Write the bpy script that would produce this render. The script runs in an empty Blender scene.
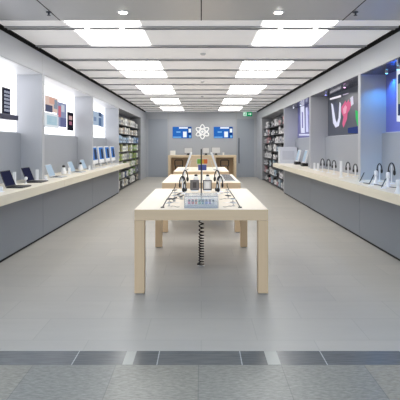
import bpy, bmesh, math, random
from mathutils import Vector, Matrix
random.seed(7)
SC = bpy.context.scene
COL = SC.collection
PI = math.pi

# ------------------------------------------------------------------ camera
F = 450.0; VX = 201.3; VY = 144.5; H = 1.6
cam = bpy.data.cameras.new('camera'); cam.sensor_width = 36; cam.lens = 36*F/400
cam.shift_x = -(VX-200)/400; cam.shift_y = -(200-VY)/400
cam.clip_end = 200
co = bpy.data.objects.new('camera', cam); COL.objects.link(co)
co.location = (0, 0, H); co.rotation_euler = (PI/2, 0, 0)
SC.camera = co

# ------------------------------------------------------------------ world, light, exposure
SC.view_settings.view_transform = 'Standard'
SC.view_settings.look = 'None'
SC.view_settings.gamma = 1
SC.view_settings.use_curve_mapping = False
SC.view_settings.exposure = 0.08
w = bpy.data.worlds.new('world'); SC.world = w; w.use_nodes = True
w.node_tree.nodes['Background'].inputs[0].default_value = (0.72, 0.84, 1.0, 1)
w.node_tree.nodes['Background'].inputs[1].default_value = 0.72
PANEL_E = 6.7       # glowing ceiling panels
LIGHTBOX_E = 1.8    # backlit graphics

def area_light(name, loc, size, size_y, energy, color, rot=(0, 0, 0)):
    l = bpy.data.lights.new(name, 'AREA'); l.shape = 'RECTANGLE'
    l.size = size; l.size_y = size_y; l.energy = energy; l.color = color
    o = bpy.data.objects.new(name, l); COL.objects.link(o)
    o.location = loc; o.rotation_euler = rot
    return o
# the lit ceiling of the mall corridor the camera stands in
area_light('mall_ceiling_lamp', (0, -2.2, 5.2), 8, 4, 500, (0.72, 0.84, 1.0))

# ------------------------------------------------------------------ materials
def srgb(c):
    return tuple(((v/255)/12.92 if v/255 <= .04045 else ((v/255+.055)/1.055)**2.4) for v in c) + (1,)
MC = {}
def mat(name, rgb, rough=.5, metal=0, emit=0, spec=.5, trans=0, alpha=1, noise=0, nscale=(4, 4, 4), bump=0):
    if name in MC: return MC[name]
    m = bpy.data.materials.new(name); m.use_nodes = True
    nt = m.node_tree; b = nt.nodes['Principled BSDF']
    c = srgb(rgb)
    b.inputs['Base Color'].default_value = c
    b.inputs['Roughness'].default_value = rough
    b.inputs['Metallic'].default_value = metal
    b.inputs['Specular IOR Level'].default_value = spec
    b.inputs['Transmission Weight'].default_value = trans
    b.inputs['Alpha'].default_value = alpha
    if emit:
        b.inputs['Emission Color'].default_value = c
        b.inputs['Emission Strength'].default_value = emit
    tc = nt.nodes.new('ShaderNodeTexCoord'); mp = nt.nodes.new('ShaderNodeMapping')
    nz = nt.nodes.new('ShaderNodeTexNoise'); rp = nt.nodes.new('ShaderNodeMapRange')
    mp.inputs['Scale'].default_value = nscale
    nt.links.new(tc.outputs['Object'], mp.inputs['Vector']); nt.links.new(mp.outputs[0], nz.inputs['Vector'])
    nz.inputs['Scale'].default_value = 1; nz.inputs['Detail'].default_value = 6
    nt.links.new(nz.outputs['Fac'], rp.inputs['Value'])
    rp.inputs['To Min'].default_value = 1-(noise or .015); rp.inputs['To Max'].default_value = 1+(noise or .015)
    mx = nt.nodes.new('ShaderNodeVectorMath'); mx.operation = 'SCALE'
    mx.inputs[0].default_value = c[:3]
    nt.links.new(rp.outputs[0], mx.inputs['Scale']); nt.links.new(mx.outputs[0], b.inputs['Base Color'])
    if bump:
        bp = nt.nodes.new('ShaderNodeBump'); bp.inputs['Strength'].default_value = bump; bp.inputs['Distance'].default_value = .01
        nt.links.new(nz.outputs['Fac'], bp.inputs['Height']); nt.links.new(bp.outputs[0], b.inputs['Normal'])
    MC[name] = m
    return m

def glow(name, rgb, strength):
    if name in MC: return MC[name]
    m = bpy.data.materials.new(name); m.use_nodes = True
    nt = m.node_tree; nt.nodes.clear()
    e = nt.nodes.new('ShaderNodeEmission'); e.inputs[0].default_value = srgb(rgb); e.inputs[1].default_value = strength
    o = nt.nodes.new('ShaderNodeOutputMaterial'); nt.links.new(e.outputs[0], o.inputs[0])
    MC[name] = m; return m

def wood(name, rgb, axis):
    if name in MC: return MC[name]
    s = [14, 14, 14]; s[axis] = .8
    m = mat(name, rgb, rough=.42, noise=.10, nscale=tuple(s), bump=.02)
    return m

def tiles(name, c1, c2, mortar, bw, bh, rough, msize, nscale, namt, offset=.5, veins=None, origin=(0, 0), spec=.5):
    m = bpy.data.materials.new(name); m.use_nodes = True
    nt = m.node_tree; b = nt.nodes['Principled BSDF']
    tc = nt.nodes.new('ShaderNodeTexCoord'); mp = nt.nodes.new('ShaderNodeMapping')
    mp.inputs['Location'].default_value = (origin[0], origin[1], 0)
    nt.links.new(tc.outputs['Object'], mp.inputs['Vector'])
    br = nt.nodes.new('ShaderNodeTexBrick'); br.offset = offset
    br.inputs['Color1'].default_value = srgb(c1); br.inputs['Color2'].default_value = srgb(c2)
    br.inputs['Mortar'].default_value = srgb(mortar); br.inputs['Scale'].default_value = 1
    br.inputs['Mortar Size'].default_value = msize; br.inputs['Brick Width'].default_value = bw; br.inputs['Row Height'].default_value = bh
    nt.links.new(mp.outputs[0], br.inputs['Vector'])
    m2 = nt.nodes.new('ShaderNodeMapping'); m2.inputs['Scale'].default_value = nscale
    if veins is not None: m2.inputs['Rotation'].default_value = (0, 0, veins)
    nt.links.new(tc.outputs['Object'], m2.inputs['Vector'])
    nz = nt.nodes.new('ShaderNodeTexNoise'); nz.inputs['Scale'].default_value = 1; nz.inputs['Detail'].default_value = 8
    nz.inputs['Roughness'].default_value = .65
    nt.links.new(m2.outputs[0], nz.inputs['Vector'])
    rp = nt.nodes.new('ShaderNodeMapRange'); rp.inputs['From Min'].default_value = .3; rp.inputs['From Max'].default_value = .7
    rp.inputs['To Min'].default_value = 1-namt; rp.inputs['To Max'].default_value = 1+namt
    nt.links.new(nz.outputs['Fac'], rp.inputs['Value'])
    mx = nt.nodes.new('ShaderNodeVectorMath'); mx.operation = 'SCALE'
    nt.links.new(br.outputs['Color'], mx.inputs[0]); nt.links.new(rp.outputs[0], mx.inputs['Scale'])
    nt.links.new(mx.outputs[0], b.inputs['Base Color'])
    b.inputs['Roughness'].default_value = rough
    b.inputs['Specular IOR Level'].default_value = spec
    return m

STEEL = mat('blasted_steel_panel', (190, 193, 199), rough=.42, metal=.3, noise=.02, nscale=(60, 60, 60))
STEELW = mat('steel_side_panel', (206, 207, 212), rough=.38, metal=.30, noise=.02, nscale=(60, 60, 60))
STEELD = mat('lower_steel_panel', (138, 146, 158), rough=.40, metal=.35, noise=.02, nscale=(60, 60, 60))
BACKST = mat('back_wall_panel', (182, 186, 193), rough=.45, metal=.25, noise=.02, nscale=(40, 40, 40))
DOORST = mat('back_door_panel', (164, 171, 182), rough=.45, metal=.25, noise=.02, nscale=(40, 40, 40))
SOFFIT = mat('soffit_metal', (200, 201, 204), rough=.38, metal=.45, noise=.02, nscale=(30, 30, 30))
GAPBLK = mat('shadow_gap_black', (10, 10, 12), rough=.8)
CEILW = mat('stretch_ceiling', (240, 239, 240), rough=.6, noise=.01, emit=.2)   # stretch membrane; faint emission added because bounced light leaves it dark
BEAM = mat('ceiling_rail', (176, 176, 178), rough=.5, metal=.2)
WOODX = wood('maple_across_shaded', (219, 192, 157), 0)  # same maple, darkened in its colour for the shaded front face
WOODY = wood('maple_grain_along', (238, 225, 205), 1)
WOODZ = wood('maple_upright_shaded', (216, 187, 150), 2)  # same maple, legs darkened in colour to stand in for shade
LEDGE = wood('pale_counter_wood', (228, 221, 203), 1)
BLACK = mat('black_plastic', (18, 18, 20), rough=.4)
RUBBER = mat('black_rubber', (12, 12, 14), rough=.55)
WHITE = mat('white_plastic', (238, 240, 243), rough=.3)
ALU = mat('aluminium', (205, 208, 212), rough=.32, metal=.6)
KEYS = mat('dark_keys', (52, 54, 60), rough=.5)
NAVYSCR = glow('navy_screen', (40, 42, 66), .9)
PALESCR = glow('pale_blue_screen', (176, 196, 214), .9)
BLUESCR = glow('blue_screen', (70, 120, 190), 1.0)
DARKSCR = glow('dark_screen', (60, 66, 84), .9)
CLEAR = mat('clear_acrylic', (240, 245, 248), rough=.05, alpha=.22)
CARD = mat('white_card', (236, 236, 234), rough=.6)

# ------------------------------------------------------------------ mesh helpers
class MB:
    def __init__(s): s.bm = bmesh.new()
    def box(s, x0, x1, y0, y1, z0, z1, bev=0, M=None):
        r = bmesh.ops.create_cube(s.bm, size=1)
        T = Matrix.Translation(((x0+x1)/2, (y0+y1)/2, (z0+z1)/2)) @ Matrix.Diagonal((abs(x1-x0), abs(y1-y0), abs(z1-z0), 1))
        bmesh.ops.transform(s.bm, matrix=T, verts=r['verts'])
        vs = r['verts']
        if bev:
            es = list({e for v in vs for e in v.link_edges})
            rb = bmesh.ops.bevel(s.bm, geom=es, offset=bev, segments=2, affect='EDGES', profile=.5)
            vs = list({v for v in rb['verts']} | {v for v in vs if v.is_valid})
        if M is not None: bmesh.ops.transform(s.bm, matrix=M, verts=vs)
        return s
    def cyl(s, p0, p1, r0, r1=None, n=16):
        p0 = Vector(p0); p1 = Vector(p1); d = p1-p0
        r = bmesh.ops.create_cone(s.bm, cap_ends=True, segments=n, radius1=r0, radius2=r0 if r1 is None else r1, depth=d.length)
        T = Matrix.Translation((p0+p1)/2) @ d.to_track_quat('Z', 'Y').to_matrix().to_4x4()
        bmesh.ops.transform(s.bm, matrix=T, verts=r['verts'])
        return s
    def ball(s, c, rx, ry=None, rz=None, n=12):
        r = bmesh.ops.create_uvsphere(s.bm, u_segments=n, v_segments=max(6, n//2+2), radius=1)
        T = Matrix.Translation(c) @ Matrix.Diagonal((rx, ry or rx, rz or rx, 1))
        bmesh.ops.transform(s.bm, matrix=T, verts=r['verts']); return s
    def tube(s, pts, r, n=8, closed=False):
        pts = [Vector(p) for p in pts]; rings = []; N = len(pts)
        up = None
        for i, p in enumerate(pts):
            a = pts[(i-1) % N] if (closed or i) else p
            b = pts[(i+1) % N] if (closed or i < N-1) else p
            t = (b-a).normalized()
            if up is None: up = t.orthogonal().normalized()
            up = (up - t*up.dot(t)); up = up.normalized() if up.length > 1e-6 else t.orthogonal().normalized()
            q = t.cross(up)
            rings.append([s.bm.verts.new(p+up*r*math.cos(2*PI*k/n)+q*r*math.sin(2*PI*k/n)) for k in range(n)])
        M_ = N if closed else N-1
        for i in range(M_):
            A = rings[i]; B = rings[(i+1) % N]
            for k in range(n):
                s.bm.faces.new((A[k], A[(k+1) % n], B[(k+1) % n], B[k]))
        if not closed:
            s.bm.faces.new(rings[0][::-1]); s.bm.faces.new(rings[-1])
        return s
    def lathe(s, prof, c=(0, 0, 0), n=20):
        rings = []
        for r, z in prof:
            rings.append([s.bm.verts.new((c[0]+r*math.cos(2*PI*k/n), c[1]+r*math.sin(2*PI*k/n), c[2]+z)) for k in range(n)])
        for A, B in zip(rings, rings[1:]):
            for k in range(n): s.bm.faces.new((A[k], A[(k+1) % n], B[(k+1) % n], B[k]))
        s.bm.faces.new(rings[0][::-1]); s.bm.faces.new(rings[-1]); return s
    def prism(s, poly, ax, d0, d1):
        """poly of 2-D points in the plane normal to axis ax (0: y,z; 1: x,z; 2: x,y)"""
        def P(a, b, d): return {0: (d, a, b), 1: (a, d, b), 2: (a, b, d)}[ax]
        A = [s.bm.verts.new(P(a, b, d0)) for a, b in poly]; B = [s.bm.verts.new(P(a, b, d1)) for a, b in poly]
        s.bm.faces.new(A); s.bm.faces.new(B[::-1]); n = len(poly)
        for i in range(n): s.bm.faces.new((A[i], B[i], B[(i+1) % n], A[(i+1) % n]))
        return s
    def build(s, name, m, parent=None, smooth=False):
        bmesh.ops.recalc_face_normals(s.bm, faces=s.bm.faces)
        me = bpy.data.meshes.new(name); s.bm.to_mesh(me); s.bm.free()
        me.materials.append(m)
        if smooth:
            for p in me.polygons: p.use_smooth = True
        o = bpy.data.objects.new(name, me); COL.objects.link(o)
        if parent: o.parent = parent
        return o
def B(*a, **k): return MB().box(*a, **k)
def tag(o, label=None, cat=None, group=None, kind=None):
    if label: o['label'] = label
    if cat: o['category'] = cat
    if group: o['group'] = group
    if kind: o['kind'] = kind
    return o
def thing(name, label, cat, loc=(0, 0, 0), rz=0, group=None):
    o = bpy.data.objects.new(name, None); COL.objects.link(o); o.empty_display_size = .1
    o.location = loc; o.rotation_euler = (0, 0, rz)
    return tag(o, label, cat, group)
def copy_tree(o, loc=None, rz=None, label=None, group=None, parent=None):
    c = o.copy(); COL.objects.link(c)
    if parent: c.parent = parent
    if loc is not None: c.location = loc
    if rz is not None: c.rotation_euler = (0, 0, rz)
    if label: c['label'] = label
    if group: c['group'] = group
    for ch in [x for x in list(bpy.data.objects) if x.parent == o]: copy_tree(ch, parent=c)
    return c
def struct(o): o['kind'] = 'structure'; return o
def onwall(px, py, X):       # where a sight line meets a wall plane at distance X
    D = abs(X)*F/abs(px-VX); return D, H+(VY-py)*D/F
def onlevel(px, py, z):
    D = (H-z)*F/(py-VY); return (px-VX)/F*D, D
ORD = ['first', 'second', 'third', 'fourth', 'fifth', 'sixth', 'seventh', 'eighth', 'ninth', 'tenth', 'eleventh', 'twelfth', 'thirteenth', 'fourteenth']

# ================================================================== SETTING
W = 2.72; CZ = 3.20; HB = 2.806; YB = 22.15
WB = 3.16; YE = 3.265; YS = 3.487; YC0 = 5.8
LZ0, LZ1, LX = .874, .998, 2.35
NP = [4.17, 7.70, 11.23, 14.76]; PT = .12

FLOORM = tiles('grey_stone_tiles', (172, 169, 163), (178, 174, 167), (163, 160, 154), .92, .46, .42, .004, (1.4, 7, 1), .035, spec=.45)
struct(B(-3.4, 3.4, YS, YB+.2, -.12, 0).build('floor', FLOORM))
STRIPM = tiles('dark_threshold_stone', (80, 86, 90), (104, 107, 108), (180, 182, 184), .62, .6, .22, .004, (5, 60, 1), .3, offset=0, origin=(-.297, 0))
struct(B(-5, 5, YE, YS, -.12, 0).build('trim_1', STRIPM))
PALE = mat('pale_inlay', (172, 172, 164), rough=.3)
struct(B(-.575, -.50, YE+.004, YS-.004, -.05, .001).build('trim_2', PALE)); struct(B(.485, .58, YE+.004, YS-.004, -.05, .001).build('trim_3', PALE))
MALLM = tiles('polished_granite', (130, 131, 126), (158, 150, 132), (112, 112, 108), .60, .9, .30, .003, (22, 70, 3), .38, veins=.45, origin=(.02, .15))
fm = struct(B(-5, 5, -4, YE, -.12, 0).build('floor', MALLM))

# ceiling
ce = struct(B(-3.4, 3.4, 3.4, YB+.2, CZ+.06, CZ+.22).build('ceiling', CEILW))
MB().box(-2.665, 2.665, 3.4, YC0, CZ, CZ+.05).build('front_soffit', SOFFIT, ce)
s = MB()
for X in (-1.82, 0, 1.82): s.box(X-.006, X+.006, 3.4, YC0, CZ-.002, CZ+.01)
s.build('soffit_seam', GAPBLK, ce)
beams = [6.14+1.16*i for i in range(14)]
edges = [YC0-.02] + beams + [YB]
for y in beams:
    b_ = B(-2.665, 2.665, y-.05, y+.05, CZ-.008, CZ+.04)
    b_.box(-2.665, 2.665, y-.062, y-.05, CZ-.022, CZ+.04); b_.box(-2.665, 2.665, y+.05, y+.062, CZ-.022, CZ+.04)
    b_.build('ceiling_rail', BEAM, ce)
def is_lit(i): return i in (0, 1) or (i % 3 != 2 and i < 14)
GLOWP = glow('glowing_panel', (255, 253, 248), PANEL_E)
k_lit = 0
for i in range(len(edges)-1):
    y0 = edges[i]+(.064 if i else 0.03); y1 = edges[i+1]-(.064 if i < 14 else 0)
    lit = is_lit(i)
    if lit:
        for a, b in ((-2.665, -1.79), (-.80, .80), (1.79, 2.665)):
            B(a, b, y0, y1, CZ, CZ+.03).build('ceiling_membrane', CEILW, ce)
        for sx, sn in ((-1, 'left'), (1, 'right')):
            t = thing('ceiling_light', 'glowing white ceiling panel, %s row, %s from the entrance' % (sn, ORD[k_lit]), 'ceiling light', (sx*1.295, (y0+y1)/2, CZ), group='glowing ceiling panels')
            hw = .49; hl = (y1-y0)/2
            B(-hw, hw, -hl, hl, .006, .03).build('diffuser', GLOWP, t)
            f = MB()
            f.box(-hw, hw, -hl, -hl+.008, -.002, .006).box(-hw, hw, hl-.008, hl, -.002, .006)
            f.box(-hw, -hw+.008, -hl, hl, -.002, .006).box(hw-.008, hw, -hl, hl, -.002, .006)
            f.build('frame', WHITE, t)
        k_lit += 1
    else:
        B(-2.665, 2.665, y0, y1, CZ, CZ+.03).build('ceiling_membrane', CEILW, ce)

# side walls: header, partitions, niche backs
for sx, side in ((-1, 'left'), (1, 'right')):
    wr = struct(B(sx*3.35, sx*3.25, 3.5, YB+.2, 0, CZ+.1).build('wall_'+side, STEEL))
    B(sx*W, sx*3.25, 3.5, YB, HB, CZ-.045).build('header_panel', STEEL, wr)
    B(sx*(W+.03), sx*3.25, 3.5, YB, CZ-.045, CZ+.05).build('shadow_gap', GAPBLK, wr)
    B(sx*2.665, sx*(W+.05), 3.5, YB, CZ+.03, CZ+.06).build('shadow_gap', GAPBLK, wr)
    for y in NP:
        B(sx*(W+.004), sx*3.25, y, y+PT, LZ1+.001, HB-.001).build('partition', STEEL, wr)
    # solid wall before the first and after the shelving
    B(sx*W, sx*3.25, 20.3, YB, 0, HB-.001).build('end_panel', STEEL, wr)
    B(sx*W, sx*3.25, 14.76, 14.88, 0, LZ1).build('end_panel', STEEL, wr)
    for a, b in zip(NP, NP[1:]):
        B(sx*3.09, sx*3.25, a+PT+.001, b-.001, LZ1+.001, 1.79).build('niche_back_panel', mat('niche_panel', (168, 173, 182), rough=.42, metal=.3), wr)
    sm = MB()
    for y in NP+[5.93, 9.46, 13.0, 17.5, 20.3]:
        sm.box(sx*(W-.001), sx*(W+.01), y-.003, y+.003, HB, CZ-.045)
    sm.build('panel_joint', BEAM, wr)

# back wall
wb = struct(B(-3.25, 3.25, YB, YB+.12, 0, CZ).build('wall_back', BACKST))
s = MB()
for X in (-1.63, 1.72): s.box(X-.012, X+.012, YB-.004, YB, 0, CZ)
s.box(-W, W, YB-.004, YB, 2.86, 2.872)
s.build('panel_joint', BEAM, wb)
for n, (a, b) in enumerate(((-W+.12, -1.66), (1.75, W-.12))):
    d = struct(B(a, b, YB-.02, YB-.001, .01, 2.86).build('door_%d' % (n+1), DOORST))
    hx = b-.12 if a < 0 else a+.10
    if a > 0:
        h = MB().cyl((hx, YB-.07, .68), (hx, YB-.07, 1.92), .022)
        h.cyl((hx, YB-.07, .8), (hx, YB-.015, .8), .012).cyl((hx, YB-.07, 1.8), (hx, YB-.015, 1.8), .012)
        h.build('door_handle', mat('dark_steel', (84, 88, 98), rough=.4, metal=.6), d)

# ================================================================== COUNTERS ALONG THE WALLS
for sx, side in ((-1, 'left'), (1, 'right')):
    t = thing('wall_counter', 'long pale wood counter over grey panels along the %s wall' % side, 'counter', (sx*W, 9.3, 0), group='wall counters')
    for a, b in zip([4.17, 7.74, 11.25], [7.73, 11.24, 14.75]):
        B(sx*(LX-W), sx*(.36), a-9.3, b-9.3, LZ0, LZ1, bev=.003).build('worktop', LEDGE, t)
        B(sx*0, sx*.06, a-9.3, b-9.3, .03, LZ0-.001).build('front_panel', STEELD, t)
        B(sx*.0, sx*.05, a-9.3, b-9.3, 0, .028).build('plinth', GAPBLK, t)

# ================================================================== BACKLIT AND PRINTED NICHE DISPLAYS
LBM = glow('lightbox_white', (250, 250, 255), LIGHTBOX_E)
def prints(root, X, sx, items, base):
    """items: (px0,px1,py0,py1,name,material,label) rectangles on the niche back wall"""
    for px0, px1, py0, py1, nm, m, lb in items:
        y0, z0 = onwall(px0, py1, X); y1, _ = onwall(px1, py1, X)
        if y1 < y0: y0, y1 = y1, y0
        ym = (y0+y1)/2; pm = (px0+px1)/2
        za = H+(VY-py1)*ym/F; zb = H+(VY-py0)*ym/F
        o = B(X-sx*.004*base-sx*.003, X+0, y0, y1, za, zb).build(nm, m, root)
        if lb: o['label'] = lb
def shift_root(t):           # put the empty at the base of its parts
    return t
LB = []
for n, (a, b) in enumerate(zip(NP, NP[1:])):
    y0, y1 = a+PT+.005, b-.005
    t = thing('lightbox', ['white backlit wall panel behind the black display shelf, nearest left niche',
                           'white backlit wall panel with computer and portrait pictures, middle left niche',
                           'white backlit wall panel with blue group picture, far left niche'][n], 'lightbox')
    B(-3.24, -WB, y0, y1, 1.80, HB-.004).build('lit_panel', LBM, t)
    B(-WB+.001, -W-.012, y0, y1, HB-.012, HB-.003).build('niche_soffit', WHITE, t)
    f = MB().box(-WB, -WB+.012, y0, y1, 1.795, 1.81)
    f.build('sill', ALU, t)
    LB.append(t)
g = lambda n, c, s=.85: glow(n, c, s)
prints(LB[1], -WB+.001, -1, [
    (45, 57.5, 97, 112, 'picture', g('p_peach', (228, 203, 192)), 'peach and grey portrait picture'),
    (57, 66.2, 103, 127, 'picture', g('p_violet', (150, 158, 190)), 'violet blue portrait picture'),
    (67.2, 73.2, 112.5, 130.5, 'phone_picture', g('p_black', (34, 34, 44)), 'black phone picture'),
    (44, 58.3, 113.5, 127.5, 'computer_picture', g('p_white', (228, 236, 242)), 'white computer picture')], 1)
prints(LB[1], -WB+.001, -1, [
    (49, 54, 98, 104, 'picture', g('p_pink', (226, 178, 162)), None),
    (45, 52, 105, 112, 'picture', g('p_slate', (92, 96, 120)), None),
    (53.5, 57, 100, 109, 'picture', g('p_greyblue', (150, 160, 176)), None),
    (58, 60.5, 106, 117, 'picture', g('p_red', (206, 120, 134)), None),
    (61, 64, 105, 112, 'picture', g('p_pale', (206, 212, 226)), None),
    (60, 66, 118, 127, 'picture', g('p_dviolet', (110, 116, 156)), None),
    (68.6, 71.8, 116, 120, 'picture', g('p_skin', (206, 170, 170)), None),
    (69, 71.5, 121.5, 125, 'picture', g('p_mag', (170, 110, 130)), None),
    (46.5, 56.5, 116, 125, 'picture', g('p_screen', (180, 208, 222)), None),
    (48, 50, 118, 123, 'picture', g('p_screen2', (150, 186, 206)), None),
    (52, 54.5, 117.5, 122, 'picture', g('p_screen3', (206, 222, 230)), None)], 2)
prints(LB[2], -WB+.001, -1, [
    (93, 100.5, 112, 125.5, 'picture', g('q1', (176, 194, 216)), 'pale blue group picture'),
    (100.2, 103.6, 114, 127, 'picture', g('q2', (150, 170, 200)), None),
    (105, 106.5, 116, 121, 'picture', g('q5', (140, 148, 170)), None)], 1)
prints(LB[2], -WB+.001, -1, [
    (98.5, 101.2, 112.5, 116.5, 'picture', g('q3', (74, 92, 124)), None),
    (98.5, 101, 118, 126, 'picture', g('q4', (96, 120, 156)), None),
    (93.5, 96, 117, 121, 'picture', g('q6', (130, 150, 184)), None)], 2)

# the black display shelf with its upright display tablet, nearest left niche
y0, zt = onwall(-7, 114.5, -3.12); y1, _ = onwall(11.5, 114.5, -3.12)
t = thing('display_shelf', 'thin navy black shelf on the backlit panel, nearest left niche', 'shelf', (-3.14, 7.05, 2.035))
zsh = 2.02
B(0, .13, -.35, .36, -.04, .04, bev=.010).build('shelf_board', mat('navy_black', (46, 46, 74), rough=.4), t)
B(-.018, -.001, -.30, .30, -.035, .035).build('wall_bracket', BLACK, t)
t = thing('display_tablet', 'upright black tablet showing rows of icons on the navy shelf', 'tablet', (-3.09, 7.125, 2.0755))
B(-.012, .012, -.135, .135, 0, .42, bev=.006).build('body', BLACK, t)
tsc = B(.0122, .014, -.122, .122, .02, .40).build('screen', glow('tablet_screen', (38, 40, 62), .9), t)
for r in range(6):
    for c in range(3): MB().box(.0142, .016, -.095+c*.072, -.055+c*.072, .045+r*.058, .083+r*.058).build('icon', glow('icon_white', (190, 196, 214), .9), tsc)

# right wall: printed panels in dark niches, a weak glow put into the prints
RDK = mat('dark_print', (58, 62, 74), rough=.3, emit=.35)
RBL = mat('blue_wall_panel', (112, 118, 196), rough=.4, metal=.1)
RPAN = []
for n, (a, b) in enumerate(zip(NP, NP[1:])):
    y0, y1 = a+PT+.005, b-.005
    t = thing('printed_panel', ['blue lit display panel with a white bordered screen, nearest right niche',
                                'dark display panel with a pink hand and white ribbon shape, middle right niche',
                                'blue grey display panel with two white tall shapes, far right niche'][n], 'display panel')
    B(WB, 3.24, y0, y1, 1.80, HB-.004).build('panel_board', [RBL, RDK, mat('violet_print', (96, 98, 150), rough=.35, emit=.25)][n], t)
    B(WB-.012, WB, y0, y1, 1.795, 1.81).build('sill', ALU, t)
    B(W+.01, WB-.002, y0, y1, HB-.012, HB-.002).build('niche_soffit', mat('dark_gloss_soffit', (70, 72, 96), rough=.12, metal=.6), t)
    RPAN.append(t)
def wallpoly(root, X, pts, name, m, layer=1, label=None):
    P = []
    for px, py in pts:
        y, z = onwall(px, py, X); P.append((y, z))
    sx = 1 if X > 0 else -1
    o = MB().prism(P, 0, X, X-sx*.003*layer).build(name, m, root)
    if label: o['label'] = label
    return o
XW = WB-.001
wallpoly(RPAN[1], XW, [(331.2, 103), (333, 104.5), (335.6, 120), (337, 123), (338.6, 118), (339.6, 102), (341, 103.5), (340.6, 118), (338.8, 126), (335.6, 127.5), (333.2, 123)], 'ribbon_picture', g('r_white', (226, 228, 248), .95), 1, 'white ribbon shape')
wallpoly(RPAN[1], XW, [(341.5, 107), (343.5, 104), (345.5, 100.5), (346.6, 103), (348.6, 99.5), (349.2, 102.5), (351.2, 100.5), (351.6, 104), (349.6, 110), (347.6, 113), (347, 119), (345, 124), (343.6, 127.5), (342.4, 124), (343.6, 117), (341.6, 112)], 'hand_picture', g('r_pink', (216, 110, 146), .95), 1, 'pink hand shape')
wallpoly(RPAN[1], XW, [(343.2, 109), (345.6, 105), (347, 107), (346, 113), (343.8, 114)], 'hand_picture', g('r_lpink', (238, 170, 194), .95), 2)
wallpoly(RPAN[1], XW, [(350.5, 98), (353, 96), (353.6, 104), (351.4, 106)], 'phone_picture', g('r_phone', (226, 222, 240), .9), 2, 'white phone shape')
wallpoly(RPAN[1], XW, [(355.5, 110), (358, 111.5), (359.7, 115), (359.7, 128), (357.3, 125), (355.8, 118)], 'leaf_picture', g('r_green', (70, 196, 110), .9), 1, 'green shape')
wallpoly(RPAN[1], XW, [(330, 98.3), (341, 95.0), (341, 97.0), (330, 100.1)], 'heading', g('r_head', (244, 240, 248), .95), 1, 'white heading line')
wallpoly(RPAN[1], XW, [(343, 94.5), (348.5, 92.8), (348.5, 93.8), (343, 95.4)], 'heading', g('r_head2', (190, 180, 200), .9), 1)
wallpoly(RPAN[1], XW, [(348, 128), (359.6, 126), (359.6, 133.5), (348, 133)], 'picture', g('r_blue', (60, 74, 130), .8), 1)
wallpoly(RPAN[2], XW, [(300.5, 107), (304.2, 106), (304.8, 133), (301, 133)], 'tall_picture', g('s_w1', (226, 228, 250), .95), 1, 'white tall shape')
wallpoly(RPAN[2], XW, [(305.8, 108), (307.4, 107), (308.4, 132), (306, 132)], 'tall_picture', g('s_w2', (210, 212, 244), .95), 1, 'white tall shape')
wallpoly(RPAN[2], XW, [(299.2, 134), (309.6, 134), (309.6, 135.6), (299.2, 135.6)], 'picture', g('s_w3', (220, 222, 246), .95), 1)
wallpoly(RPAN[2], XW, [(302, 112), (303, 112), (303.2, 128), (302.2, 128)], 'tall_picture', g('s_d', (130, 130, 190), .8), 2)
wallpoly(RPAN[0], XW, [(396.8, 71), (420, 55), (420, 123), (396.8, 121.5)], 'screen_picture', g('t_w', (226, 232, 246), .95), 1, 'white bordered screen')
wallpoly(RPAN[0], XW, [(398.3, 75), (419, 62), (419, 116), (398.3, 115.5)], 'screen_picture', g('t_b', (52, 70, 110), .8), 2)
wallpoly(RPAN[0], XW, [(398.8, 84), (410, 80), (410, 104), (398.8, 104)], 'screen_picture', g('t_c', (170, 186, 160), .8), 3)

# small niche spotlights on the right
def spot(x, y, color, energy, label, ang=70, tilt=(0, 0), size=.02):
    t = thing('spotlight', label, 'spotlight', (x, y, HB-.013))
    MB().cyl((0, 0, 0), (0, 0, -.03), .022).build('housing', ALU, t)
    MB().cyl((0, 0, -.0302), (0, 0, -.034), .019).build('lens', glow('lens_'+label[:9], tuple(int(255*min(1, c+.35)) for c in color), 6), t)
    l = bpy.data.lights.new('spot_beam', 'SPOT'); l.energy = energy; l.color = color; l.spot_size = math.radians(ang); l.spot_blend = .6; l.shadow_soft_size = size
    o = bpy.data.objects.new('spot_beam', l); COL.objects.link(o); o.parent = t; o.location = (0, 0, -.04); o.rotation_euler = (tilt[0], tilt[1], 0)
def aim(d): return (0, -math.radians(d))
spot(3.04, 7.38, (.05, .40, 1), 26, 'cyan glowing spotlight in the nearest right niche', 125, aim(0))
spot(3.06, 7.0, (.12, .45, 1), 40, 'blue narrow spotlight beside the cyan one, nearest right niche', 34, (math.radians(14), math.radians(3)), .01)  # added lamp that draws the narrow beam of the cyan fixture
spot(2.95, 6.2, (.08, .22, 1), 16, 'blue spotlight nearer the entrance, nearest right niche', 100, aim(25))
spot(2.93, 10.6, (.25, .25, 1), 8, 'violet spotlight in the middle right niche, far end', 90, aim(15))
spot(2.93, 9.2, (1, .35, .6), 8, 'pinkish spotlight in the middle right niche', 90, aim(15))
spot(2.93, 13.3, (.5, .55, 1), 22, 'white blue spotlight in the far right niche', 95, aim(12))
spot(2.93, 14.3, (.6, .6, 1), 10, 'pale violet spotlight in the far right niche, far end', 95, aim(12))

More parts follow.
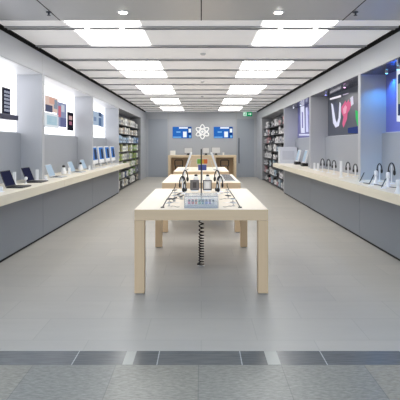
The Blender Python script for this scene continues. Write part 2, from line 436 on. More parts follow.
# ================================================================== CEILING FITTINGS
def downlight(x, y, label, r=.045, e=25, grp='small ceiling spots', zz=CZ):
    t = thing('downlight', label, 'downlight', (x, y, zz), group=grp)
    MB().lathe([(r*1.5, 0), (r*1.5, -.006), (r, -.01), (r, -.0)], n=24).build('trim_ring', WHITE, t)
    MB().cyl((0, 0, -.0102), (0, 0, -.013), r*.95, n=24).build('lamp', glow('downlamp', (255, 250, 240), e), t)
    return t
for x, sn in ((-.945, 'left'), (.93, 'right')): downlight(x, 5.43, 'round bright downlight on the %s of the grey front soffit' % sn, .05, grp='soffit downlights')
for i, n in ((0, 'first'), (3, 'second'), (6, 'third'), (9, 'fourth'), (12, 'fifth')):
    for x, sn in ((-1.56, 'outer left'), (-1.08, 'inner left'), (1.08, 'inner right'), (1.56, 'outer right')):
        downlight(x, beams[i], 'tiny spot in the rail crossing the %s lit panels, %s' % (n, sn), .028, zz=CZ-.008)
for x, y, lb in ((-1.84, 5.43, 'small dark sprinkler in the left soffit seam'), (1.86, 5.43, 'small dark sprinkler in the right soffit seam')):
    t = thing('sprinkler', lb, 'sprinkler', (x, y, CZ), group='soffit sprinklers')
    MB().lathe([(.035, -.002), (.035, -.008), (.012, -.012), (.01, -.04), (.01, -.04)], n=16).build('stem', mat('dark_steel', (84, 88, 98), rough=.4, metal=.6), t)
    MB().cyl((0, 0, -.0402), (0, 0, -.044), .022).build('deflector', mat('dark_steel', (84, 88, 98)), t)
for y, n in ((7.9, 'nearer'), (11.4, 'middle'), (14.9, 'farther')):
    t = thing('smoke_detector', 'small round detector on the centre of the ceiling, %s one' % n, 'smoke detector', (.03, y, CZ), group='ceiling detectors')
    MB().lathe([(.05, 0), (.05, -.015), (.03, -.035), (.01, -.036)], n=20).build('body', ALU, t)

# ================================================================== TABLES
def make_table():
    t = thing('display_table', 'nearest pale maple table, with the clear product case and black coiled cord', 'table', (0, 4.8, 0), group='maple display tables')
    hw = .715; L = 2.27; zt = .907; th = .117; lg = .107
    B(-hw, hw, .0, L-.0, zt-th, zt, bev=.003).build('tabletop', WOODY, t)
    B(-hw+.002, hw-.002, -.003, .0, zt-th+.002, zt-.003, bev=.0005).build('shaded_end_edge', WOODX, t)  # thin facing that carries the shade tone on the tabletop front
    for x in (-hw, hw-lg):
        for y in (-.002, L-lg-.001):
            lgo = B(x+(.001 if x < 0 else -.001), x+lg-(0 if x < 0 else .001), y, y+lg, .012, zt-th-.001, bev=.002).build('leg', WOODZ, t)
            MB().box(x+.02, x+lg-.02, y+.02, y+lg-.02, 0, .012).build('foot_pad', BEAM, lgo)
    return t
tb = make_table()
TB2, TB3 = 8.16, 11.55
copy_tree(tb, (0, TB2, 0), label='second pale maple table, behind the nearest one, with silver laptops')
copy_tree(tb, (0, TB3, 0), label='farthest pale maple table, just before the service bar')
TZ = .907

# coiled cord
cy = 5.93; pts = []
z = .776; a = 0
pts.append((0, cy, .782))
while z > .018:
    fr = z/.79
    pitch = .034+.05*max(0, fr-.45)/.55
    rad = .030 if fr > .03 else .022
    for k in range(10):
        a += 2*PI/10; z -= pitch/10
        if z < .014: break
        pts.append((rad*math.cos(a), cy+rad*math.sin(a), z))
pts += [(-.02, cy+.02, .014), (-.05, cy+.05, .010), (-.04, cy+.10, .010)]
tag(MB().tube(pts, .0085, 6).build('coiled_cord', RUBBER, smooth=True), 'black coiled cord hanging from the nearest table to the floor', 'cord')
tag(MB().lathe([(.05, 0), (.05, .004), (.02, .005)], c=(0.0, cy, 0), n=20).build('floor_grommet', ALU), 'small metal floor socket under the black coiled cord', 'floor socket')

# ------------- product helpers
def laptop(loc, rz, dark, label, screen, W_=.325, Dp=.225, ang=108, group=None, sh=None):
    """faces local +x; hinge at local x=0"""
    t = thing('laptop', label, 'laptop', loc, rz, group)
    body = mat('charcoal_metal', (30, 31, 38), rough=.5) if dark else ALU
    b = B(0, Dp, -W_/2, W_/2, 0, .016, bev=.004).build('base', body, t)
    k = MB()
    for r in range(5):
        for c in range(12):
            k.box(.02+r*.021, .037+r*.021, -W_*.44+c*W_*.0735, -W_*.44+(c+.86)*W_*.0735, .0162, .018)
    k.build('keyboard', KEYS if not dark else RUBBER, b)
    B(.14, .205, -.05, .05, .0162, .017).build('trackpad', body, b)
    sh = sh or Dp
    M = Matrix.Translation((0, 0, .016)) @ Matrix.Rotation(-math.radians(ang-90), 4, 'Y')
    l = B(-.008, 0, -W_/2, W_/2, 0, sh, bev=.002, M=M).build('lid', body, t)
    B(.0002, .0012, -W_/2+.01, W_/2-.01, .012, sh-.01, M=M).build('screen', screen, l)
    return t
def tag_stand(loc, label, h=.17, group=None, r=.018):
    t = thing('info_stand', label, 'stand', loc, 0, group)
    MB().lathe([(r*1.9, 0), (r*1.9, .006), (r, .012), (r*.9, .02)], n=16).build('foot', WHITE, t, smooth=False)
    B(-r, r, -r*.6, r*.6, .02, h, bev=.004).build('upright', WHITE, t)
    return t
def speaker(loc, label, h=.19, group=None):
    t = thing('speaker', label, 'speaker', loc, 0, group)
    MB().lathe([(.03, 0), (.048, .012), (.052, .05), (.04, .09), (.03, h*.68), (.026, h*.74)], n=20).build('body', WHITE, t, smooth=True)
    MB().lathe([(.026, h*.741), (.032, h*.8), (.028, h*.95), (.01, h)], n=20).build('cap', BLACK, t, smooth=True)
    return t
def bottle_stand(loc, label, h=.2, group=None):
    t = thing('display_stand', label, 'stand', loc, 0, group)
    MB().lathe([(.045, 0), (.045, .008), (.030, .03), (.020, .07), (.017, h*.6)], n=20).build('foot', WHITE, t, smooth=True)
    MB().lathe([(.022, h*.6), (.027, h*.66), (.027, h*.94), (.018, h)], n=20).build('head', WHITE, t, smooth=True)
    return t
def headphones(loc, label, rz=0, h=.27, group=None, s=1.0, ear=None, cup_rgb=None):
    t = thing('headphone_stand', label, 'headphones on stand', loc, rz, group)
    MB().lathe([(.05, 0), (.05, .008), (.012, .014), (.009, .03), (.009, h-.035), (.009, h-.035)], n=16).build('post', CLEAR if ear else WHITE, t)
    pts = [(.044*s*math.cos(u), 0, h-.12*s+.12*s*math.sin(u)) for u in [PI*k/12 for k in range(13)]]
    MB().tube(pts, .0095*s, 6).build('headband', BLACK, t, smooth=True)
    for sx in (-1, 1):
        MB().ball((sx*.040*s, 0, h-.135*s), .017*s, .032*s, .040*s).build('ear_cup', BLACK, t, smooth=True)
    return t
def phone(loc, label, rz=0, group=None, h=.13):
    """dark phone leaning back on a white wedge; faces local +x"""
    t = thing('phone_on_dock', label, 'phone', loc, rz, group)
    MB().prism([(-.05, 0), (.03, 0), (.03, .012), (-.03, .045)], 1, -.03, .03).build('dock', WHITE, t)
    M = Matrix.Translation((.022, 0, .018)) @ Matrix.Rotation(-math.radians(25), 4, 'Y')
    b = B(-.009, 0, -.033, .033, 0, h, bev=.003, M=M).build('phone_body', BLACK, t)
    B(.0002, .001, -.028, .028, .015, h-.015, M=M).build('screen', DARKSCR, b)
    return t

# left counter: laptops and stands
for (px, py, dark, lb) in ((7.5, 188, True, 'charcoal laptop nearest the entrance on the left counter'),
                           (28, 182.6, True, 'charcoal laptop second from the entrance on the left counter'),
                           (50.5, 177.6, False, 'silver laptop third from the entrance on the left counter'),
                           (72, 172.6, False, 'silver laptop fourth from the entrance on the left counter'),
                           (84, 169.6, False, 'silver laptop next to the first desktop computer, left counter')):
    x, y = onlevel(px, py, LZ1)
    laptop((x, y+.12, LZ1), 0, dark, lb, NAVYSCR if dark else PALESCR, W_=.33, Dp=.225, ang=112, group='laptops on the left counter', sh=.235)
for (px, py, h, lb) in ((14.5, 184.5, .19, 'slim white info stand behind the nearest charcoal laptop'),
                        (37, 180.3, .18, 'slim white info stand behind the second charcoal laptop'),
                        (69.5, 174, .13, 'slim white info stand before the fourth left laptop'),
                        (89.5, 170.2, .11, 'short white info stand before the desktop computers'),
                        (46, 180, .07, 'very short white stand before the third left laptop'),
                        (1, 192, .07, 'very short white stand at the near end, left counter')):
    x, y = onlevel(px, py, LZ1); tag_stand((x, y, LZ1), lb, h, 'info stands on the left counter', r=.022)
for (px, py, lb) in ((63, 174.5, 'white speaker with black cap between the silver laptops'),
                     (80, 170.5, 'white speaker with black cap farther along the left counter')):
    x, y = onlevel(px, py, LZ1); speaker((x, y+.05, LZ1), lb, .19, 'speakers on the left counter')
x, y = onlevel(26.5, 181, LZ1)
t = thing('round_webcam', 'small round white device in front of second charcoal laptop', 'device', (-2.70, 6.93, LZ1))
MB().lathe([(.03, 0), (.03, .006), (.006, .01), (.006, .06)]).build('foot', WHITE, t)
MB().ball((0, 0, .08), .026).build('head', WHITE, t, smooth=True)
# desktop computers
def desktop(loc, rz, label, scr, group=None, Wd=.6):
    t = thing('desktop_computer', label, 'computer', loc, rz, group)
    B(-.06, .12, -.11, .11, 0, .008, bev=.003).build('foot', ALU, t)
    MB().prism([(-.055, .008), (-.035, .008), (-.012, .26), (-.03, .26)], 1, -.08, .08).build('neck', ALU, t)
    M = Matrix.Translation((0, 0, .10)) @ Matrix.Rotation(-math.radians(7), 4, 'Y')
    b = B(-.02, .01, -Wd/2, Wd/2, 0, .45, bev=.005, M=M).build('casing', WHITE, t)
    B(.0102, .012, -Wd/2+.03, Wd/2-.03, .10, .425, M=M).build('screen', scr, b)
    c = MB().box(.0122, .0135, -.05, .19, .12, .38, M=M).build('screen_picture', DARKSCR, b)
    return t
for i, yy in enumerate((11.7, 12.48, 13.28, 14.1)):
    d = desktop((-2.75, yy, LZ1), 0, 'white desktop computer with blue screen, %s of the four on the left counter' % ('nearest', 'second', 'third', 'farthest')[i], BLUESCR, 'desktop computers on the left counter', .56)
    k = thing('keyboard', 'thin white keyboard before the %s desktop computer on the left' % ('nearest', 'second', 'third', 'farthest')[i], 'keyboard', (-2.52, yy, LZ1), group='keyboards on the left counter')
    B(-.06, .06, -.2, .2, 0, .01, bev=.003).build('body', WHITE, k)
    B(-.05, .05, -.19, .19, .0102, .012).build('keys', ALU, k)

# right counter
HPN = iter(['far end of a row of five', 'second from the far end of the row', 'middle of the row', 'fourth along the row'])
items = [
 (322.5, 172, 'hp', 'black headphones on a stand, farthest of the middle cluster, right counter', .27),
 (328.5, 173, 'hp', 'black headphones on a stand, second of the middle cluster, right counter', .27),
 (334, 174.3, 'hp', 'black headphones on a stand, third of the middle cluster, right counter', .26),
 (341, 177.5, 'post', 'tall white info stand in the middle of the right counter', .30),
 (348, 176.5, 'hp', 'black headphones just past the tall white info stand', .25),
 (355.3, 177, 'hp', 'black headphones close to the far side of the nearest partition', .22),
 (361, 182.5, 'phone', 'dark phone on a white dock beneath the nearest right partition', .16),
 (370.5, 185.5, 'phone', 'dark phone on a white dock, second from the nearest partition', .16),
 (376, 184.5, 'spk', 'white bottle-shaped stand between docked phones, right counter', .21),
 (379.5, 181.5, 'hp', 'black headphones behind the white bottle-shaped stand, right counter', .27),
 (388, 187, 'spk', 'white bottle-shaped stand below the largest black headphones', .21),
 (391.5, 184, 'hp', 'largest black headphones, near the right edge of the photo', .30),
 (383, 188.5, 'phone', 'dark phone on a dock between two white bottle-shaped stands', .13),
 (398, 193.5, 'spk', 'white bottle-shaped stand nearest the entrance on the right counter', .17),
 (314.5, 170, 'post', 'white info stand before the headphone row, right counter', .17),
 (318, 170.6, 'post', 'white info stand nearest the headphone row, right counter', .17),
 (309.5, 168, 'phone', 'dark phone on a white dock next to the screens, right counter', .13),
]
for px, py, kd, lb, h in items:
    x, y = onlevel(px, py, LZ1)
    if kd == 'hp': headphones((x, y, LZ1), lb, h=h+.02, group='headphones on the right counter', s=1.1 if px > 385 else .9)
    elif kd == 'post': tag_stand((x, y, LZ1), lb, h, 'info stands on the right counter', r=.022)
    elif kd == 'spk': bottle_stand((x, y, LZ1), lb, h, 'bottle shaped stands on the right counter')
    else: phone((x, y, LZ1), lb, PI-.5, 'docked phones on the right counter', h)
# far end of right counter
t = thing('white_carton', 'large pale grey carton at the far end of the right counter', 'carton', (2.78, 14.4, LZ1))
B(-.29, .27, -.09, .2, 0, .52, bev=.008).build('box', mat('pale_carton', (206, 210, 218), rough=.5), t)
B(-.2, .18, -.0925, -.0905, .12, .40).build('front_print', mat('carton_print', (190, 194, 204), rough=.5), t)
for (px, py, lb) in ((298, 164.5, 'slim white upright screen with black base beside the pale carton'), (305, 166.2, 'slim white upright screen with black base, nearer the entrance')):
    x, y = onlevel(px, py, LZ1)
    t = thing('upright_screen', lb, 'screen', (x, y, LZ1), group='upright screens on the right counter')
    B(-.10, .06, -.12, .12, 0, .09, bev=.01).build('base', BLACK, t)
    M = Matrix.Translation((-.03, 0, .0905)) @ Matrix.Rotation(math.radians(14), 4, 'Y')
    b = B(-.02, .02, -.16, .16, 0, .36, bev=.006, M=M).build('casing', WHITE, t)
    B(-.022, -.0202, -.14, .14, .03, .34, M=M).build('screen', PALESCR, b)
tag(MB().tube([(2.52, 7.0, LZ1+.006), (2.6, 6.7, LZ1+.006), (2.62, 6.4, LZ1+.006), (2.70, 6.2, LZ1+.006)], .005, 6).build('security_cable', RUBBER), 'thin black cable lying on the right counter near the entrance', 'cable')

# ================================================================== SHELVING AT THE FAR ENDS
SHZ = [.06, .39, .72, 1.03, 1.34, 1.66, 1.98, 2.30]
SY0, SY1 = 14.90, 20.28
SHB = mat('shelf_back_left', (140, 142, 146), rough=.6); SHR = mat('shelf_back_right', (150, 152, 158), rough=.6)
BD = mat('dark_shelf_board', (40, 42, 46), rough=.5)
for sx, side in ((-1, 'left'), (1, 'right')):
    t = thing('wall_shelving', 'tall dark shelving full of small packages in the %s wall' % side, 'shelving', (sx*3.0, SY0, 0), group='wall shelving')
    L = SY1-SY0
    B(sx*.2, sx*.245, 0, L, .0, HB-.01).build('back_panel', SHB if sx < 0 else SHR, t)
    for y in (0, L-.03): B(-sx*.26, sx*.2, y, y+.03, 0, HB-.01).build('side_panel', SHB if sx < 0 else SHR, t)
    for z in SHZ: B(-sx*.22, sx*.2, .032, L-.032, z-.022, z).build('shelf', BD, t)
cols_l = {7: [('white', (226, 226, 220)), ('beige', (196, 188, 172)), ('grey', (168, 170, 172)), ('white', (232, 232, 232))],
          6: [('white', (222, 220, 214)), ('beige', (190, 178, 160)), ('white', (230, 230, 228)), ('tan', (170, 150, 126))],
          5: [('pale blue', (150, 178, 206)), ('white', (224, 228, 234)), ('blue', (92, 124, 172)), ('pale blue', (176, 196, 216))],
          4: [('green', (128, 158, 84)), ('white', (226, 230, 220)), ('olive', (150, 152, 96)), ('white', (214, 216, 208))],
          3: [('white', (222, 224, 216)), ('green', (140, 168, 92)), ('lime', (170, 186, 110)), ('grey', (160, 162, 160))],
          2: [('green', (130, 160, 90)), ('white', (220, 222, 214)), ('beige', (200, 192, 170))],
          1: [('green', (120, 150, 80)), ('blue', (60, 76, 120)), ('white', (226, 228, 222)), ('grey', (140, 142, 142))],
          0: [('white', (232, 232, 230)), ('beige', (196, 186, 166)), ('black', (48, 50, 54)), ('white', (220, 220, 214))]}
cols_r = [('white', (226, 224, 228)), ('pale grey', (190, 190, 198)), ('white', (232, 230, 232)), ('black', (36, 36, 42)), ('black', (36, 36, 42)), ('pink', (196, 150, 156)), ('grey', (120, 122, 130)), ('pale blue', (172, 190, 206)), ('white', (214, 214, 218))]
BM = {}
def boxmesh(kind, hh):
    key = (kind, round(hh, 2))
    if key in BM: return BM[key]
    return None
protos = {}
def package(colname, rgb, wd, hh, hook):
    key = (rgb, wd, hh)
    if key not in protos:
        m = mat('pack_'+colname.replace(' ', '_')+'_%d_%d' % (rgb[0], rgb[1]), rgb, rough=.5)
        if hook:
            me = MB().prism([(-wd/2, 0), (wd/2, 0), (wd/2, hh*.86), (wd*.2, hh), (-wd*.2, hh), (-wd/2, hh*.86)], 0, -.045, .045)
        else:
            me = B(-.05, .05, -wd/2, wd/2, 0, hh, bev=.004)
        a = me.build('product_package', m)
        lum = sum(rgb)/3
        m2 = mat('label_on_dark', (206, 208, 210), rough=.5) if lum < 130 else mat('label_on_light', (110, 116, 124), rough=.5)
        if lum > 210: m2 = mat('label_soft', (168, 172, 176), rough=.5)
        l = MB().box(.0505, .052, -wd*.3, wd*.3, hh*.3, hh*.62).build('printed_label', m2, a)
        a.hide_render = False
        protos[key] = [a, l, False]
    return protos[key]
for sx, side in ((-1, 'left'), (1, 'right')):
    rr = random.Random(11 if sx < 0 else 23)
    for r, z in enumerate(SHZ):
        n = 12; pitch = (SY1-SY0-.14)/n
        for c in range(n):
            y = SY0+.07+pitch*(c+.5)
            cn, rgb = (cols_l[r][(c*7+r) % len(cols_l[r])] if rr.random() < .6 else rr.choice(cols_l[r])) if sx < 0 else rr.choice(cols_r)
            hh = rr.choice((.20, .23, .27)) if sx < 0 else rr.choice((.12, .18, .24, .285)) ; wd = rr.choice((.28, .36))
            a, l, used = p = package(cn, rgb, wd, hh, sx > 0)
            lb = '%s package, %s from the near end, shelf %s from the floor, %s wall' % (cn, ORD[c], ORD[r], side)
            loc = (sx*(2.87+rr.random()*.04), y, z+.0005)
            if not used: o = a; p[2] = True
            else: o = copy_tree(a)
            o.location = loc; o.rotation_euler = (0, 0, (0 if sx < 0 else PI)+rr.uniform(-.06, .06))
            tag(o, lb, 'package', 'packages on the %s wall shelving' % side)

# ================================================================== BACK WALL: SCREENS, LOGO, EXIT SIGN, SERVICE BAR
YBW = YB
def back(px, py, Y=YB): return (px-VX)/F*Y, H+(VY-py)*Y/F
BBL = glow('screen_blue', (44, 104, 186), 1.0); BBD = glow('screen_navy', (30, 66, 130), 1.0)
BBW = glow('screen_white', (236, 244, 252), 1.0); BBP = glow('screen_pale', (120, 176, 226), 1.0)
for x0, lb in ((172.6, 'blue wall screen on the left of the white atom logo'), (213.8, 'blue wall screen on the right of the white atom logo')):
    xa, za = back(x0, 138.2, YB-.03); xb, zb = back(x0+19, 126.8, YB-.03)
    t = thing('wall_screen', lb, 'screen', ((xa+xb)/2, YB-.005, za), group='blue wall screens')
    hw = (xb-xa)/2; hh = zb-za
    B(-hw, hw, -.035, 0, 0, hh, bev=.004).build('casing', BBL, t)
    def R(a, b, c, d, nm, m, l): B(-hw+a*2*hw, -hw+b*2*hw, -.036-.002*l, -.035, c*hh, d*hh).build(nm, m, t)
    R(.02, .98, .03, .97, 'screen_image', BBL, 1)
    R(.34, .80, .84, .97, 'screen_image', BBW, 2)
    R(.02, .46, .02, .14, 'screen_image', BBP, 2)
    R(.55, .74, .08, .58, 'screen_image', BBW, 2)
    R(.80, .98, .03, .97, 'screen_image', BBD, 2)
    R(.84, .97, .5, .84, 'screen_image', BBW, 3)
    R(.86, .97, .05, .25, 'screen_image', BBP, 3)
    R(.20, .42, .48, .60, 'screen_image', BBP, 2)
lx, lz = back(202.4, 131.8)
t = thing('atom_logo', 'white atom emblem mounted high on the back wall', 'logo', (lx, YB-.045, lz))
WL = mat('white_logo', (250, 250, 250), rough=.4, emit=.35)
for k in range(3):
    a = PI/2+k*PI/3; pts = []
    for q in range(32):
        u = 2*PI*q/32; ex = .35*math.cos(u); ez = .125*math.sin(u)
        pts.append((ex*math.cos(a)-ez*math.sin(a), 0, ex*math.sin(a)+ez*math.cos(a)))
    MB().tube(pts, .023, 8, closed=True).build('orbit', WL, t, smooth=True)
MB().ball((0, 0, 0), .055, .028).build('nucleus', WL, t, smooth=True)
# exit sign
ex, ez = back(247.6, 116.3, 20.6)
t = thing('exit_sign', 'green emergency exit sign hanging below the ceiling at the back right', 'exit sign', (ex, 20.6, ez))
B(-.21, .21, -.02, .02, 0, .20, bev=.005).build('sign_box', glow('exit_green', (24, 150, 96), .9), t)
B(-.20, -.05, -.023, -.0202, .015, .185).build('sign_panel', glow('exit_pale', (214, 240, 226), .95), t)
m_ = MB().ball((-.11, -.026, .155), .016, .003, .016).prism([(-.12, .14), (-.095, .135), (-.10, .09), (-.07, .04), (-.085, .03), (-.12, .08), (-.15, .035), (-.165, .045), (-.135, .095)], 1, -.0285, -.0232)
m_.build('running_figure', glow('exit_green2', (24, 150, 96), .9), t)
MB().prism([(.18, .10), (.11, .16), (.11, .115), (.02, .115), (.02, .085), (.11, .085), (.11, .04)], 1, -.023, -.0202).build('arrow', glow('exit_white', (226, 246, 236), .9), t)
for x in (-.15, .15): MB().cyl((x, 0, .2), (x, 0, CZ-ez-.001), .006).build('hanger', ALU, t)

# service bar
BY0, BY1 = 19.9, 20.7; BZ = 1.12
t = thing('service_bar', 'pale wood service bar with two open bays at the back wall', 'service bar', (.03, BY0, 0))
xl = (168-VX)/F*BY0-.03; xr = (236.4-VX)/F*BY0-.03
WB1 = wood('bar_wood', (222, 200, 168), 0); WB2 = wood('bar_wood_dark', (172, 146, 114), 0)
B(xl, xr, 0, .8, BZ-.10, BZ, bev=.004).build('worktop', WB1, t)
for x in (xl, xr-.12): B(x+.001, x+.119, .001, .799, 0, BZ-.101).build('end_panel', WB1, t)
B(-.62, .62, .001, .799, 0, BZ-.101).build('centre_panel', WB1, t)
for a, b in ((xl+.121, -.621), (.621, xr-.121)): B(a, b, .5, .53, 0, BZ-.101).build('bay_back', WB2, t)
for px, lb in ((179, 'black bar stool at the left bay of the service bar'), (224.5, 'black bar stool at the right bay of the service bar')):
    x = (px-VX)/F*19.5
    t = thing('bar_stool', lb, 'stool', (x, 19.55, 0), group='bar stools')
    B(-.18, .18, -.17, .17, .66, .69, bev=.008).build('seat', BLACK, t)
    for a in (-1, 1):
        for b in (-1, 1): MB().cyl((a*.17, b*.16, 0), (a*.15, b*.14, .66), .014).build('leg', BLACK, t)
    bk = MB().tube([(-.17, -.16, .69), (-.17, -.18, .90), (-.14, -.18, .93), (.14, -.18, .93), (.17, -.18, .90), (.17, -.16, .69)], .024, 6)
    bk.build('back_frame', BLACK, t)
    MB().tube([(-.162, -.153, .25), (.162, -.153, .25), (.162, .153, .25), (-.162, .153, .25)], .010, 6, closed=True).build('foot_ring', BLACK, t)
for (pa, pb, yt, yb_, lb) in ((184, 192.5, 147.5, 154, 'pale grey screen on the service bar, left end'), (202.5, 209.5, 147.5, 154, 'pale grey screen in the middle of the service bar'), (211.5, 220.5, 147, 154, 'pale grey screen on the service bar, right end')):
    x0 = (pa-VX)/F*20.3; x1 = (pb-VX)/F*20.3; hw = (x1-x0)/2; zt = H+(VY-yt)*20.3/F-BZ
    t = thing('service_computer', lb, 'computer', ((x0+x1)/2, 20.3, BZ), group='screens on the service bar')
    B(-hw, hw, -.012, .012, .075, zt, bev=.004).build('casing', mat('mid_grey_casing', (150, 154, 162), rough=.4), t)
    B(-.09, .09, -.06, .1, 0, .012).build('foot', BLACK, t)
    B(-.05, .05, .012, .03, .0125, .2).build('neck', BLACK, t)
    B(-hw+.02, hw-.02, -.014, -.0122, .10, zt-.02).build('screen', mat('screen_off_pale', (216, 218, 222), rough=.3), t)
for (px, w_, h_, lb) in ((172.8, .11, .20, 'white carton at the left end of the service bar'), (223.3, .05, .12, 'small white cup at the right of the service bar')):
    x = (px-VX)/F*20.3
    if w_ > .1:
        t = thing('small_carton', lb, 'carton', (x, 20.3, BZ)); B(-w_, w_, -.08, .08, 0, h_-.02, bev=.004).build('box', CARD, t); B(-w_-.004, w_+.004, -.084, .084, h_-.0195, h_, bev=.002).build('lid', CARD, t)
    else:
        t = thing('paper_cup', lb, 'cup', (x, 20.3, BZ)); MB().lathe([(.035, 0), (.045, h_-.01), (.045, h_-.01)]).build('body', CARD, t); MB().cyl((0, 0, h_-.0095), (0, 0, h_), .048).build('lid', WHITE, t)

# ================================================================== THINGS ON THE NEAREST TABLE
t = thing('product_case', 'clear acrylic case of coloured players on the nearest table front', 'display case', (.0, 4.90, TZ))
cw = .185
c = MB()
c.box(-cw, cw, 0, .006, 0, .13).box(-cw, cw, .294, .30, 0, .13).box(-cw, -cw+.006, .006, .294, 0, .13).box(cw-.006, cw, .006, .294, 0, .13)
c.build('acrylic_walls', CLEAR, t)
B(-cw, cw, 0, .30, .1305, .136, bev=.001).build('acrylic_lid', CLEAR, t)
B(-cw+.008, cw-.008, .008, .292, 0.0002, .03).build('plinth', mat('case_plinth', (176, 178, 182), rough=.4), t)
e = MB()
for a, b in ((-cw, -cw+.004), (cw-.004, cw)): e.box(a-.001, b+.001, -.001, .003, 0, .13)
e.box(-cw, cw, -.002, -.0005, .126, .132).box(-cw, cw, -.002, -.0005, 0, .006)
e.build('acrylic_edge', mat('acrylic_edge', (158, 164, 170), rough=.2), t)
for i, (nm, rgb) in enumerate((('pink', (206, 90, 130)), ('red', (190, 44, 52)), ('orange', (214, 120, 70)), ('green', (90, 160, 110)), ('teal', (50, 130, 140)), ('blue', (50, 90, 170)), ('purple', (120, 80, 150)), ('silver', (190, 192, 196)))):
    p = thing('music_player', '%s music player standing in the clear case' % nm, 'music player', (-.133+i*.038, 5.0, TZ+.0305), group='music players in the case')
    B(-.014, .014, -.004, .004, 0, .055, bev=.002).build('body', mat('player_'+nm, rgb, rough=.35), p)
    B(-.010, .010, -.0052, -.0042, .028, .050).build('screen', BLACK, p)
# slim sign post with colourful cards behind
t = thing('sign_post', 'slim black upright post behind the clear product case', 'sign post', (.0, 5.35, TZ))
MB().lathe([(.04, 0), (.04, .006), (.008, .01), (.0075, .02), (.0075, .635), (.004, .64)]).build('post', BLACK, t)
t = thing('colour_sign', 'small sign with green and orange card over a blue one', 'sign', (.02, 8.7, TZ))
B(-.11, .11, -.004, .004, .31, .42).build('card', mat('card_frame', (220, 222, 214), rough=.5), t)
B(-.10, -.03, -.006, -.0042, .32, .41).build('card_print', mat('card_green', (120, 170, 60), rough=.5), t)
B(-.03, .03, -.006, -.0042, .32, .41).build('card_print', mat('card_yellow', (214, 170, 60), rough=.5), t)
B(.03, .10, -.006, -.0042, .32, .41).build('card_print', mat('card_orange', (216, 110, 50), rough=.5), t)
B(-.08, .08, -.004, .004, .195, .30).build('card', mat('card_blue', (76, 90, 160), rough=.5), t)
B(-.006, .006, .0045, .01, .006, .41).build('stem', ALU, t); B(-.06, .06, -.03, .04, 0, .006).build('foot', ALU, t)
# framed displays at the rear of the nearest table
for x, lb, dk in ((-.10, 'dark framed tablet with grey picture, left one on the nearest table', False), (.09, 'dark framed tablet with white picture, right one on the nearest table', True)):
    t = thing('tablet_on_stand', lb, 'tablet', (x, 6.7, TZ), group='framed tablets on the nearest table')
    M = Matrix.Rotation(math.radians(-10), 4, 'X')
    b = B(-.066, .066, -.005, .005, .012, .165, bev=.004, M=M).build('body', mat('grey_frame', (84, 82, 84), rough=.4), t)
    B(-.05, .05, -.0065, -.0052, .03, .15, M=M).build('screen', glow('scr_a%d' % dk, (126, 122, 120) if not dk else (206, 204, 200), .8), b)
    B(-.028, .028, -.0078, -.0066, .045, .13, M=M).build('screen_picture', glow('scr_b%d' % dk, (88, 84, 84) if not dk else (232, 230, 228), .8), b)
    MB().prism([(-.05, 0), (.06, 0), (.06, .008), (-.03, .012)], 0, -.05, .05).build('stand', WHITE, t)
for x, y, rz_, h_, lb in ((-.235, 6.30, 1.2, .17, 'black headphones on the nearest table, front left of the framed tablets'), (.225, 6.30, 1.9, .17, 'black headphones on the nearest table, front right of the framed tablets'),
                 (-.245, 6.84, .5, .30, 'taller black headphones on the nearest table, left of the framed tablets'), (.24, 6.84, -.5, .30, 'taller black headphones on the nearest table, right of the framed tablets'),
                 (-.275, 6.58, .2, .23, 'mid-height black headphones on the nearest table, outer left'), (.27, 6.58, -.2, .23, 'mid-height black headphones on the nearest table, outer right')):
    headphones((x, y, TZ), lb, h=h_, rz=rz_, group='headphones on the nearest table', s=.8 if h_ < .2 else .98)
# tethered players along both sides
pn = 0
for sx, side in ((-1, 'left'), (1, 'right')):
    for i, yy in enumerate((5.05, 5.4, 5.75, 6.1, 6.45)):
        X = sx*(.36+.02*math.sin(i*2))
        t = thing('tethered_player', 'small player with earphones on the nearest table, %s side, %s from the front' % (side, ORD[i]), 'music player', (X, yy, TZ), sx*.3, 'tethered players on the nearest table')
        MB().lathe([(.02, 0), (.02, .006), (.008, .012), (.007, .035), (.007, .035)], n=12).build('tether_post', CLEAR, t)
        b = B(-.028, .028, -.045, .045, .0355, .044, bev=.003).build('player_body', BLACK if (i+sx) % 3 == 0 else ALU, t)
        B(-.022, .022, -.01, .038, .0442, .0455).build('screen', DARKSCR, b)
        pts = [(-sx*(.03+.05*(1-math.cos(u))), .03*math.sin(2*u)-.02, .003+.0*u) for u in [PI*k/10 for k in range(11)]]
        MB().tube(pts, .0022, 5).build('earphone_cord', WHITE if i % 2 else BLACK, t)
    tag(MB().tube([(sx*.425, 4.97, TZ+.006), (sx*.43, 5.5, TZ+.006), (sx*.425, 6.2, TZ+.006), (sx*.42, 6.95, TZ+.006), (sx*.40, 6.98, TZ+.05), (sx*.40, 6.98, TZ+.09)], .006, 6).build('security_cable', RUBBER), 'dark cable along the %s side of the nearest table' % side, 'cable', 'security cables on the nearest table')
    t = thing('cable_clip', 'small black cable clip at the front of the nearest table, %s side' % side, 'clip', (sx*.425, 4.93, TZ), group='cable clips')
    B(-.02, .02, -.012, .012, 0, .012, bev=.003).build('body', BLACK, t)
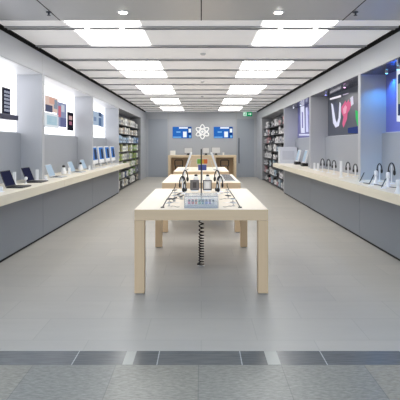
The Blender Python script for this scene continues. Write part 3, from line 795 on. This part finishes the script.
for i, (x, y) in enumerate(((-.33, 5.5), (-.30, 6.0), (-.25, 5.75))):
    t = thing('earphone_case', ['round black earphone case, left of the product case', 'round black earphone case, farther left on the nearest table', 'round black earphone case, closest to the left headphones'][i], 'earphones', (x, y, TZ), group='round earphone cases')
    MB().tube([(.03*math.cos(u), .03*math.sin(u), .034+.012*math.cos(u)) for u in [2*PI*k/16 for k in range(16)]], .006, 6, closed=True).build('ring', BLACK, t)
    MB().lathe([(.018, 0), (.018, .03), (.01, .032)], n=12).build('puck', ALU, t)

# ================================================================== THINGS ON THE SECOND AND THIRD TABLES
for sx, side in ((-1, 'left'), (1, 'right')):
    t = thing('leaning_panel', 'tall white leaning screen panel on the %s of the second table' % side, 'panel', (sx*.385, 8.58, TZ), group='tall leaning panels')
    M = Matrix.Rotation(-sx*math.radians(20), 4, 'Y')
    B(-.014, .014, -.28, .28, .014, .57, bev=.004, M=M).build('casing', WHITE, t)
    B(sx*.0122, sx*.0135, -.26, .26, .04, .55, M=M).build('screen', PALESCR, t)
    B(-.06, .06, -.15, .15, 0, .012).build('foot', ALU, t)
for i, y in enumerate((8.75, 9.32, 9.89)):
    t = thing('keyboard', 'silver keyboard with dark keys on the right of the second table, %s one' % ('nearest', 'middle', 'farthest')[i], 'keyboard', (.535, y, TZ), 0, 'keyboards on the second table')
    B(-.10, .12, -.27, .27, 0, .018, bev=.004).build('base', ALU, t)
    k = MB()
    for q in range(6):
        for c in range(14): k.box(-.085+q*.031, -.085+q*.031+.0285, -.255+c*.0365, -.255+c*.0365+.034, .0182, .022)
    k.build('keys', KEYS, t)
for x, y, lb in ((-.1, 8.5, 'white speaker with black cap, left rear of the tablets'), (.12, 8.45, 'white speaker with black cap, right rear of the tablets')):
    speaker((x, y, TZ), lb, .13, 'speakers on the second table')
for x, y, rz, lb in ((-.35, 12.3, PI, 'silver laptop on the left of the farthest table'), (.33, 12.2, 0, 'silver laptop on the right of the farthest table')):
    laptop((x, y, TZ), rz, False, lb, PALESCR, W_=.38, Dp=.25, ang=105, group='laptops on the farthest table')

# put the niche panels' empties at the base of their own panel
for n, t in enumerate(LB+RPAN):
    sx = -1 if n < 3 else 1
    c = Vector((sx*WB, (NP[n % 3]+PT+NP[n % 3+1])/2, 1.80))
    t.location = c
    for ch in t.children: ch.location = ch.location-c
